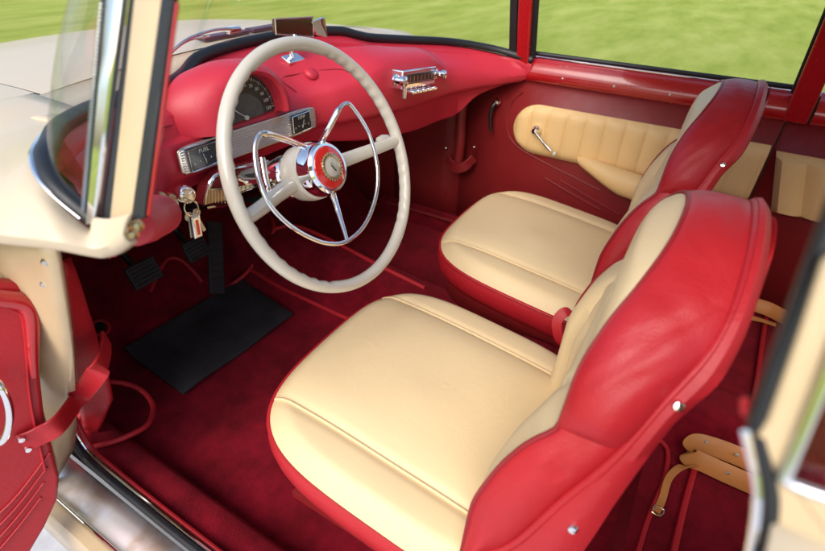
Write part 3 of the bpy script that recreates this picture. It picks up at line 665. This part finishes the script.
def seat():
    base = MB(); br = []
    for i in range(NT):
        a = 2*PI*i/NT; ox, oy = outl(a); e = edge[i]
        br.append([V((-.015+ox*.965, .19+oy*.965, e.z-.066)), V((-.015+ox*.955, .19+oy*.955, e.z-.09)), V((-.015+ox*.90, .19+oy*.90, .13))])
    base.grid(br, True)
    for sx in (-.19, .16): base.box((sx, .17, .09), (.03, .42, .09)); base.box((sx, .17, .03), (.045, .5, .02))
    s = P3(base, 'front_seat', 'vinyl', origin=S0, label='front bucket seat in cream and red leather')
    cb = MB().grid(cush, True); cb.add([r_[0] for r_ in cush]+[cen], [(i, (i+1) % NT, NT) for i in range(NT)])
    cb.build('cushion', 'cream', s, weld=True)
    bb = []
    for i in range(NT):
        a = 2*PI*i/NT; ox, oy = outl(a); e = edge[i]
        bb.append([V((-.015+ox*k, .19+oy*k, e.z-h)) for k, h in ((.998, .001), (1.012, .010), (1.018, .028), (1.008, .048), (.985, .062), (.96, .068))])
    MB().grid(bb, True).build('side_band', 'red', s)
    MB().tube([e+V((0, 0, .0005)) for e in edge[::3]], .0042, 8, True, 2).build('piping', 'red', s)
    pq = MB()
    for sx in (-.19, .155):
        pts = []
        y = -.05
        while True:
            r = rfrac(sx, y)
            if y > .2 and r > .985: break
            if r < 1: pts.append(V((sx, y, cz(sx, y, min(r, 1))+.0016)))
            y += .012
        pq.tube(pts, .0026, 8)
    each(pq, 'seam_piping', 'cream', s)
    # backrest --------------------------------------------------
    arch = [(-.25, .235), (-.252, .32), (-.246, .42), (-.233, .50), (-.216, .57), (-.190, .635), (-.150, .69), (-.095, .724), (-.035, .738), (.03, .737), (.09, .724), (.150, .69), (.190, .635), (.216, .57), (.233, .50), (.246, .42), (.252, .32), (.25, .235)]
    A = [V((p.x*(.79 if p.x > 0 else 1), 0, p.z)) for p in spl([(x, 0, z) for x, z in arch], 8)]; CX = -.012
    yF = [(.2, .040), (.334, .034), (.408, .033), (.482, .017), (.542, -.009), (.576, -.032), (.628, -.033), (.674, -.043), (.708, -.059), (.736, -.073), (.76, -.082)]
    yR = [(.2, .06), (.33, .01), (.382, -.019), (.49, -.056), (.57, -.088), (.636, -.109), (.69, -.130), (.714, -.134), (.76, -.136)]
    yO = [(.2, -.05), (.35, -.078), (.462, -.093), (.528, -.101), (.616, -.118), (.666, -.140), (.716, -.146), (.76, -.147)]
    def fr(p): return V((CX+p.x, lerp(yF, p.z), p.z))
    def re(p): return V((CX+p.x*1.0, lerp(yR, p.z), p.z+ .004))
    def outn(i):
        a = A[max(0, i-1)]; b_ = A[min(len(A)-1, i+1)]; T = (b_-a).normalized(); return V((-T.z, 0, T.x))
    n = len(A)
    half = [k for k in range(n//2+1)]
    rows = []
    for k in half[:-1]+[half[-1]]:
        p = A[k]; q = V((-p.x, 0, p.z)); row = []
        for j in range(41):
            u = -1+2*j/40; w = 1-abs(u)**2.6
            zf = (p.z-.235)/.515
            up = 1/(1+math.exp(-(p.z-.545)/.008))
            bul = up*(.004+.016*min(1, max(0, (p.z-.64)/.07)))*w**.7*min(1, max(0, .734-p.z)/.03+.02)
            side = (1-up)*(.008*math.exp(-((abs(u)-.80)/.13)**2)*w-.036*math.exp(-(abs(u)/.62)**6)*min(1, (.56-p.z)/.12+.25))
            gro = -.005*sum(math.exp(-((u-g)/.025)**2) for g in (-.6, .6))*(1 if zf < .85 else 0)
            row.append(V((CX+p.x*-u*-1 if False else CX+abs(p.x)*u*(.79 if u > 0 else 1), lerp(yF, p.z)+bul+side+gro, p.z)))
        rows.append(row)
    MB().grid(rows).build('backrest', 'cream', s)
    def crs(t, v):
        q = min(t, 1-t)*2.2
        return -.0026*math.sin(PI*v)*sum(math.exp(-((q-c-m*v)/w_)**2) for c, m, w_ in ((.03, .42, .022), (.12, .55, .03), (.30, .30, .02), (.62, -.2, .03)))
    def band(k0, k1, puff, endtaper, name, ext=0):
        rows = []
        for k in range(k0, k1+1):
            t = (k-k0)/(k1-k0); et = 1
            if endtaper == 'both': et = min(1, min(t, 1-t)*22)**.5
            if endtaper == 'top': et = min(1, (1-t)*5)**.5
            if endtaper == 'top2': et = min(1, t*5)**.5
            et *= 1-.65*max(0, min(1, (A[k].z-.66)/.06))
            nn = outn(k); a, b_ = fr(A[k]), re(A[k]); row = []
            for j in range(17):
                v = j/16; row.append(a.lerp(b_, v)+nn*(puff*math.sin(PI*v)**.65*et+ext*et+crs(t, v)+.0012*math.sin(v*9+k*.31)*math.sin(PI*v)*math.sin(k*.17)))
            rows.append(row)
        return MB().grid(rows).build(name, 'red', s)
    kn_ = min(range(n//2), key=lambda k: abs(A[k].z-.575)); kn2 = n-1-kn_
    band(0, kn_+2, .012, 'top', 'lower_bolster'); band(kn2-2, n-1, .012, 'top2', 'lower_bolster')
    band(kn_-1, kn2+1, .017, 'both', 'upper_bolster', .006)
    MB().tube([fr(p)+outn(i)*.001 for i, p in enumerate(A)][::2], .0032, 8, smooth=2).build('front_piping', 'pipe', s)
    MB().tube([re(p)+outn(i)*.002+V((0, -.003, 0)) for i, p in enumerate(A)][::2], .0055, 10, smooth=2).build('rear_piping', 'red', s)
    rows = []
    for k in range(n):
        nn = outn(k); c = re(A[k]); zf = (A[k].z-.235)/.515
        yo = lerp(yO, A[k].z); dy = yo-c.y
        rows.append([c+nn*.002, c+V((0, dy*.25, 0))+nn*.009, c+V((0, dy*.7, 0))+nn*.010, c+V((0, dy-.004, 0))+nn*.003, c+V((0, dy-.006, 0))-nn*.008, c+V((-.35*(c.x-CX), dy-.010, 0)), V((CX, c.y+dy-.012, c.z*.97))])
    MB().grid(rows).build('back_shell', 'red', s)
    scw = MB()
    for k in range(n):
        pass
    for zt_ in (.47, .635):
        for sd in (0, 1):
            k = min(range(n//2), key=lambda k: abs(A[k].z-zt_)); k = k if sd == 0 else n-1-k
            scw.lathe([(0, .007), (.004, .0065), (.0055, .004), (.0055, -.01)], re(A[k])+V((0, (lerp(yO, A[k].z)-re(A[k]).y)*.6, 0))+outn(k)*.009, outn(k), 16)
    each(scw, 'screw', 'chrome', s)
    return s
s1 = seat(); D = V((.643, .004, 0))
s1['label'] = 'driver seat, nearest, cream cushion with red leather back'
s2 = s1.copy(); COL.objects.link(s2); s2.location = s1.location+D; s2['label'] = 'passenger seat beyond the tunnel'
s2.name = 'front_seat'
for ch in list(s1.children): c = ch.copy(); COL.objects.link(c); c.parent = s2
# red strap between the seats
P3(MB().ribbon([at(585, 356, 'x', .30), at(572, 352, 'x', .28), at(560, 340, 'x', .27), at(557, 322, 'x', .275), at(566, 312, 'x', .29), at(577, 318, 'x', .30), at(572, 336, 'x', .305), at(563, 350, 'x', .31)], .022, .003, (0, 1, .2)), 'seat_strap', 'red')
# ---- far door
XF = .985
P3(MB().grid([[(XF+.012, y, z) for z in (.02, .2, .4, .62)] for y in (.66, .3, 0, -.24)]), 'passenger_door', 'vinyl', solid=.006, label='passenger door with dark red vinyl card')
PD = [o for o in CAR.children if o.name.startswith('passenger_door')][0]
cap = [(XF+.030, .672), (XF+.014, .664), (XF+.002, .650), (XF-.008, .636), (XF-.010, .618), (XF-.004, .604), (XF+.008, .598)]
P3_ = MB().grid([[(x, y, z) for x, z in cap] for y in (.46, .3, .1, -.1, -.232)]).build('cap_rail', 'rpaint', PD)
MB().tube([(XF+.028, .47, .677), (XF+.028, .1, .677), (XF+.028, -.235, .677)], .006, 8, smooth=2).build('window_seal', 'rubber', PD)
MB().tube([(XF+.016, .46, .670), (XF+.016, .1, .670), (XF+.016, -.232, .670)], .0022, 6, smooth=2).build('chrome_bead', 'chrome', PD)
sc = MB()
for y in (.34, .19, .04, -.12): sc.lathe([(0, .003), (.003, .002), (.004, -.002)], (XF-.009, y, .624), (-1, 0, 0), 12)
each(sc, 'screw', 'satin', PD)
def stad(y0, y1, z0t, z1t, z0b, z1b, x, n=80):
    """pleated pad: rounded at the front end (y0), running back to y1"""
    rows = []
    for i in range(n+1):
        t = i/n; y = y0+(y1-y0)*t
        zt = z0t+(z1t-z0t)*t; zb = z0b+(z1b-z0b)*t; c = (zt+zb)/2; h = (zt-zb)/2; d = abs(y-y0)
        if d < .085: h *= math.sqrt(max(0.0, 1-((.085-d)/.085)**2))
        row = []
        for j in range(15):
            v = -1+2*j/14; ed = (1-abs(v)**8)
            pl = abs(math.sin(PI*(y-y0)/.058))**.35
            row.append(V((x-.012*ed*min(1, d/.02+.1)-.008*pl*ed*min(1, d/.03), y, c+h*v)))
        rows.append(row)
    return MB().grid(rows)
stad(.475, -.235, .535, .535, .375, .372, XF+.004, 220).build('pleated_pad', 'tan', PD, label='pleated cream pad on the passenger door')
# piping around pad
ar = [at(578, 158, 'x', .955), at(598, 170, 'x', .93), at(625, 184, 'x', .92), at(650, 196, 'x', .92), at(680, 206, 'x', .92)]
rows = []
for i, p in enumerate(spl([at(577, 157, 'x', .968), at(592, 160, 'x', .95), at(615, 168, 'x', .94), at(645, 178, 'x', .935), at(690, 192, 'x', .935)], 6)):
    t = i/24; w = .008+.048*min(1, t*2.2)**.6; h = .008+.032*min(1, t*1.7)**.9
    rows.append([p+V((-w*math.cos(a)*.6+.01, 0, -h+h*math.sin(a))) for a in [2*PI*k/16 for k in range(16)]])
MB().grid(rows, False, True).build('armrest', 'tan', PD, label='cream armrest wedge')
wo = at(536, 130, 'x', .962)
CRK = MB().lathe([(.016, -.01), (.016, .004), (.012, .009), (.009, .016), (0, .018)], wo, (-1, 0, 0), 24).build('window_crank', 'chrome', PD)
MB().tube([wo+V((-.014, 0, 0)), at(543, 142, 'x', .945), at(551, 151, 'x', .94)], .0048, 10).build('crank_arm', 'chrome', CRK)
kb = at(554, 153, 'x', .94); MB().lathe([(0, .022), (.006, .019), (.0075, .008), (.005, 0)], kb+V((.008, 0, 0)), (-1, -.2, 0), 16).build('crank_knob', 'wheel', CRK)
ph = at(497, 102, 'x', .985)
PH = MB().lathe([(.013, -.005), (.013, .004), (.009, .014), (0, .016)], ph, (-1, 0, 0), 20).build('door_handle', 'chrome', PD)
MB().tube([ph+V((-.012, 0, 0)), at(492, 108, 'x', .965), at(490, 118, 'x', .965), at(491, 131, 'x', .968)], lambda t: .007-.002*t, 10).build('handle_lever', 'black', PH)
sw_ = MB()   # stitched swoosh line and folds of the lower card
for L in ([(522, 92), (510, 105), (507, 128), (516, 145), (540, 160), (570, 175), (600, 190)], [(560, 180), (590, 198), (620, 215)], [(545, 178), (565, 190), (600, 210)]):
    sw_.tube([at(p[0], p[1], 'x', XF+.007) for p in L], .0028, 6)
each(sw_, 'stitch_line', 'vinyl', PD)
dg = []
for p, z1 in ((.455, 0), (.3, 0), (.1, 0), (-.1, 0), (-.225, 0)): dg.append([V((XF+.028-.13*k/6, p, .672+.43*k/6)) for k in range(7)])
MB().grid(dg).build('window_pane', 'glass', PD)
# kick panel far side, vertical roll, strap pocket
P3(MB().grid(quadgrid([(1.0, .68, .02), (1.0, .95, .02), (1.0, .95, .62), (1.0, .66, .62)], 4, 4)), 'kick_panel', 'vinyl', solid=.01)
P3(MB().tube([at(463, 98, 'x', .965), at(461, 120, 'x', .962), at(460, 145, 'x', .962), at(457, 170, 'x', .965)], .018, 12), 'post_roll', 'vinyl')
P3(MB().ribbon([at(447, 158, 'x', .955), at(455, 168, 'x', .94), at(465, 166, 'x', .94), at(474, 158, 'x', .965)], .035, .006, (0, 0, 1)), 'check_strap', 'vinyl', label='check strap of the passenger door')
q = MB()
for p in ((446, 148), (474, 147)): q.lathe([(0, .006), (.005, .004), (.006, -.003)], at(p[0], p[1], 'x', .955), (-1, 0, 0), 14)
each(q, 'strap_screw', 'chrome', CAR)
P3(MB().tube([at(398, 204, 'x', .93) if False else V((.94, .95, .06)), V((.94, .7, .062)), V((.94, .45, .062)), V((.94, .1, .062))], .006, 8), 'sill_piping', 'vinyl')
# far pillars
def post(name, y0, y1, x0_, x1_, z0, z1, mat, dy=0, w=.03):
    return P3(MB().slab([V((x0_, y0, z0)), V((x0_, y1, z0)), V((x1_, y1+dy, z1)), V((x1_, y0+dy, z1))], (1, 0, .3), w), name, mat, bevel=.005)
post('a_pillar', .492, .452, XF-.008, XF-.14, .64, 1.1, 'rpaint', 0)
post('pillar_seal', .455, .437, XF-.000, XF-.13, .665, 1.1, 'rubber', 0, .012)
post('windscreen_edge_seal', .520, .495, XF-.004, XF-.14, .655, 1.1, 'rubber', 0, .014)
post('b_pillar', -.232, -.285, XF-.006, XF-.14, .60, 1.1, 'rpaint', .03)
post('pillar_seal', -.224, -.233, XF-.000, XF-.13, .665, 1.1, 'rubber', .03, .012)
# rear quarter, far side
P3(MB().grid([[(1.0, y, z) for z in (.02, .3, .6)] for y in (-.245, -.6, -1.2)]), 'quarter_panel', 'vinyl', solid=.006, label='dark red rear quarter panel')
P3(MB().grid([[(x, y, z) for x, z in cap] for y in (-.29, -.5, -.8, -1.2)]), 'quarter_cap_rail', 'rpaint')
def block(x, y0, y1, zt, zb, n=60):
    rows = []
    for i in range(n+1):
        y = y0+(y1-y0)*i/n; e = min(1, min(abs(y-y0), abs(y-y1))/.012)**.5; row = []
        for j in range(13):
            v = j/12; z = zb+(zt-zb)*v; ed = min(1, min(v, 1-v)/.09)**.5; pl = abs(math.sin(PI*(y-y0-.004)/.075))**.4
            row.append(V((x-(.012+.024*pl)*ed*e, y+.05*(v-.5), z)))
        rows.append(row)
    return MB().grid(rows)
P3(block(.985, -.275, -1.1, .525, .36), 'quarter_pad', 'tan', label='pleated cream pad on the rear quarter panel')
# rear bench
P3(MB().box((.33, -.93, .17), (1.2, .42, .24)), 'rear_seat', 'red', bevel=.04, label='red and cream rear bench seat')
RS = [o for o in CAR.children if o.name.startswith('rear_seat')][0]
MB().box((.33, -.93, .30), (1.05, .38, .05)).build('rear_cushion', 'tan', RS, bevel=.02)
MB().box((.33, -1.15, .48), (1.1, .10, .42), rotm('X', -14)).build('rear_backrest', 'tan', RS, bevel=.03)
# ---- shell: roof, rear
rf = []
for i in range(13):
    y = .26-1.55*i/12; rf.append([V((.32+.59*u, y-.02*u*u, 1.10+.05*(1-u*u)-(.10*max(0, (i-9)/3)**2))) for u in [-1+2*k/14 for k in range(15)]])
RF = P3(MB().grid(rf), 'roof', 'paint', solid=.02)
MB().grid([[p-V((0, 0, .018)) for p in r_] for r_ in rf]).build('headlining', 'head', RF)
P3(MB().grid([[(.32+.66*u, -1.32-.25*v, 1.02-.36*v) for v in (0, .33, .66, 1)] for u in (-1, -.5, 0, .5, 1)]), 'rear_window', 'glass')
P3(MB().grid([[(.32+.72*u, y, .62) for y in (-1.22, -1.6)] for u in (-1, 0, 1)]), 'parcel_shelf', 'vinyl', solid=.01)
bl_ = [[(.32+.85*u, y, lerp([(-2.4, .35), (-2.3, .55), (-1.6, .66)], y)-.05*u*u) for y in (-1.58, -1.9, -2.2, -2.35, -2.42)] for u in [-1+k/5 for k in range(11)]]
P3(MB().grid(bl_), 'boot_lid', 'paint', solid=.005)
# rear quarter bodywork; near side in view
for sd in (-1, 1):
    X = lambda d: .32+sd*d
    rows = []
    for y in [-.135-(2.3)*i/24 for i in range(25)]:
        rows.append([V((X(d), y, z)) for d, z in ((.712, .785 if sd < 0 else .66), (.735, .782 if sd < 0 else .665), (.765, .765 if sd < 0 else .65), (.79, .73 if sd < 0 else .61), (.815, .6), (.83, .4), (.83, .1), (.80, -.1))])
    P3(MB().grid(rows), 'rear_wing', 'paint', solid=.004, label='cream rear wing')
P3(MB().slab([V((-.405, -.15, .03)), V((-.405, -.15, .78)), V((-.52, -.15, .72)), V((-.52, -.15, .03))], (0, -1, 0), .01), 'lock_jamb', 'cpaint')
# far outer door skin
P3(MB().grid([[(.32+d, y, z) for d, z in ((.715, .66), (.76, .62), (.80, .5), (.83, .2), (.82, -.1))] for y in (1.0, .3, -.14)]), 'outer_door_skin', 'paint', solid=.004)
P3(MB().box((.32, -.3, -.10), (1.4, 3.0, .10)), 'floor_pan', 'black')
# wheels
for wx, wy in ((-.36, 1.6), (1.0, 1.6), (-.36, -1.45), (1.0, -1.45)):
    w = P3(MB().lathe([(.16, -.06), (.25, -.075), (.29, -.05), (.295, 0), (.29, .05), (.25, .075), (.16, .06)], (wx, wy, GZ+.295), (1, 0, 0), 48), 'wheel', 'rubber')
    MB().lathe([(.16, -.05), (.15, -.02), (.0, -.03), (0, .03), (.15, .02), (.16, .05)], (wx, wy, GZ+.295), (1, 0, 0), 36).build('hubcap', 'chrome', w)
# ---- near B-pillar, blurred in the right foreground
qn = V((1, 0, -.3)).normalized(); qp = V((-.405, 0, .80))
def qq(px, py, o=0): return atp(px, py, qp-qn*o, qn)
P3(MB().slab([qq(746, 436), qq(768, 372), qq(800, 285), qq(832, 200), qq(850, 150), qq(875, 155), qq(855, 230), qq(822, 262), qq(798, 335), qq(780, 385), qq(762, 436)], qn, .012), 'door_seal', 'rubber', bevel=.003)
P3(MB().tube([qq(745, 432, .004), qq(750, 455, .004), qq(756, 480, .004), qq(757, 510, .004), qq(750, 560, .004), qq(742, 600, .004)], .0018, 8), 'chrome_edge_trim', 'chrome')
P3(MB().tube([qq(757, 436, -.002), qq(764, 462, -.002), qq(771, 492, -.002), qq(770, 525, -.002), qq(760, 575, -.002), qq(750, 620, -.002)], .0033, 10), 'seal_bulb', 'rubber')
P3(MB().tube([qq(746, 398, -.012), qq(745, 405, -.012), qq(746, 415, -.012)], .0018, 8), 'pillar_piping', 'red')
P3(MB().slab([qq(756, 436), qq(768, 420), qq(798, 335), qq(822, 262), qq(855, 230), qq(900, 60), qq(930, 60), qq(905, 180), qq(830, 345), qq(782, 478), qq(830, 505), qq(960, 560), qq(960, 700), qq(735, 700), qq(765, 560), qq(777, 500), qq(768, 462)], qn, .006), 'b_pillar', 'cpaint', bevel=.002, label='beige door pillar behind the driver seat')
P3(MB().tube([qq(905, 180, .003), qq(828, 372, .003), qq(788, 470, .003), qq(786, 480, .003), qq(800, 488, .003), qq(840, 502, .003), qq(900, 525, .003)], .0024, 10, smooth=4), 'quarter_window_trim', 'chrome')
P3(MB().slab([qq(905, 190, -.004), qq(794, 470, -.004), qq(905, 515, -.004)], qn, .001), 'quarter_window', 'glass')
# ---------------------------------------------------------------- loose things
mt = MB(); rows = []
for i in range(25):
    row = []
    for j in range(13):
        u, v = i/24, j/12
        a, b_, c, d = V((-.135, 1.10, 0)), V((.275, 1.085, 0)), V((.232, .825, 0)), V((-.150, .845, 0))
        p = a*(1-u)*(1-v)+b_*u*(1-v)+c*u*v+d*(1-u)*v
        row.append(V((p.x, p.y, .012+.003*math.sin(u*9)*v+max(0, (p.y-1.06))*.4)))
    rows.append(row)
o = mt.grid(rows).build('floor_mat', 'mat', solid=.008, bevel=.002); o['label'] = 'black rubber floor mat lying on the crimson carpet by the pedals'; o['category'] = 'floor mat'
# key ring hanging from the ignition
k0 = at(190, 203, 'y', .655)
KR = thing('key_ring', 'chrome key ring with red striped fob hanging from the ignition lock', 'keys', tuple(k0))
MB().tube([k0+V((math.cos(a)*.013, .004*math.sin(a), -.010+math.sin(a)*.013)) for a in [i*PI/6 for i in range(12)]], .0014, 8, True, 4).build('ring', 'gold', KR)
kf = at(197, 227, 'y', .65); kR = rotm('Y', 6)
fob = MB().box(kf, (.018, .005, .042), kR).build('fob', 'chrome', KR, bevel=.0025)
MB().box(kf+V((0, -.0032, 0)), (.005, .001, .028), kR).build('red_stripe', 'enamel', fob, bevel=.0004)
MB().tube([k0+V((0, 0, -.022)), kf+V((0, 0, .026))], .0016, 6, smooth=0).build('link', 'chrome', KR)
for dx, rt in ((.012, -14), (-.008, 8)):
    Rk = rotm('Y', rt); MB().box(kf+V((dx, .006, .002)), (.006, .0016, .040), Rk).lathe([(0, .001), (.008, .001), (.008, -.001), (0, -.001)], kf+V((dx*.8, .006, .022)), (0, 1, 0), 16).build('key', 'satin', KR)
# tan leather straps behind the seats
def loopstrap(name, label, pts, w, up, tail=None, holes=(), buckle=None):
    root = thing(name, label, 'strap', tuple(min((V(p) for p in pts), key=lambda p: p.z)))
    MB().ribbon(pts, w, .0035, up).build('band', 'strap', root)
    if tail: MB().ribbon(tail, w*.36, .003, tuple(R_)).build('tail', 'strap', root)
    hb = MB()
    for h, nrm in holes: hb.lathe([(0, .0026), (.003, .0025), (.003, -.001)], h, nrm, 12)
    if holes: each(hb, 'punched_hole', 'black', root)
    if buckle: MB().tube(buckle, .0018, 6, True, 2).build('buckle', 'gold', root)
    return root
zs = .085
c0 = [at(765, 468, 'z', zs+.03), at(738, 456, 'z', zs+.03), at(714, 447, 'z', zs+.03), at(697, 443, 'z', zs+.026), at(688, 448, 'z', zs+.018), at(689, 456, 'z', zs+.010), at(702, 462, 'z', zs+.004), at(728, 474, 'z', zs+.004), at(765, 490, 'z', zs+.004)]
vd = (CAM-c0[2]).normalized()
loopstrap('leather_strap', 'tan leather strap with punched holes looped behind the driver seat', c0, .040, tuple(U_),
          [at(716, 474, 'z', .07), at(700, 468, 'z', .075), at(682, 467, 'z', .085), at(669, 478, 'z', .08), at(662, 500, 'z', .07), at(656, 512, 'z', .066)],
          [(atp(x, y, c0[2]+vd*.0045, vd), vd) for x, y in ((706, 442), (737, 455))]+[(atp(x, y, c0[7]+vd*.0045, vd), vd) for x, y in ((703, 461), (728, 473))],
          [at(655, 506, 'z', .075), at(664, 510, 'z', .075), at(661, 516, 'z', .075), at(652, 512, 'z', .075)])
c1 = [at(742, 303, 'z', .10), at(752, 304, 'z', .10), at(768, 309, 'z', .10), at(782, 316, 'z', .10), at(800, 324, 'z', .10)]
loopstrap('leather_strap', 'tan leather strap lying behind the passenger seat on the rear floor', c1, .040, tuple(U_), [at(742, 316, 'z', .09), at(760, 320, 'z', .085), at(776, 325, 'z', .085)])
# ---------------------------------------------------------------- light
w = bpy.data.worlds.new('World'); scn.world = w; w.use_nodes = True; n = w.node_tree.nodes; l = w.node_tree.links
sky = n.new('ShaderNodeTexSky'); sky.sky_type = 'NISHITA'; sky.sun_disc = False
EL, AZ = math.radians(44), math.radians(-94)      # azimuth measured from +Y towards +X
sky.sun_elevation = EL; sky.sun_rotation = AZ; sky.dust_density = 3; sky.air_density = 1.0
l.new(sky.outputs[0], n['Background'].inputs[0]); n['Background'].inputs[1].default_value = .15
sd_ = bpy.data.lights.new('sun', 'SUN'); sd_.energy = 1.1; sd_.angle = math.radians(40); sd_.color = (1, .95, .88)
so_ = bpy.data.objects.new('sun', sd_); COL.objects.link(so_); so_.location = (-6, -3, 6)
dv = V((math.sin(AZ)*math.cos(EL), math.cos(AZ)*math.cos(EL), math.sin(EL)))
so_.rotation_euler = dv.to_track_quat('Z', 'Y').to_euler()
vs = scn.view_settings; scn.display_settings.display_device = 'sRGB'; vs.view_transform = 'Standard'; vs.look = 'None'; vs.gamma = 1; vs.exposure = .72
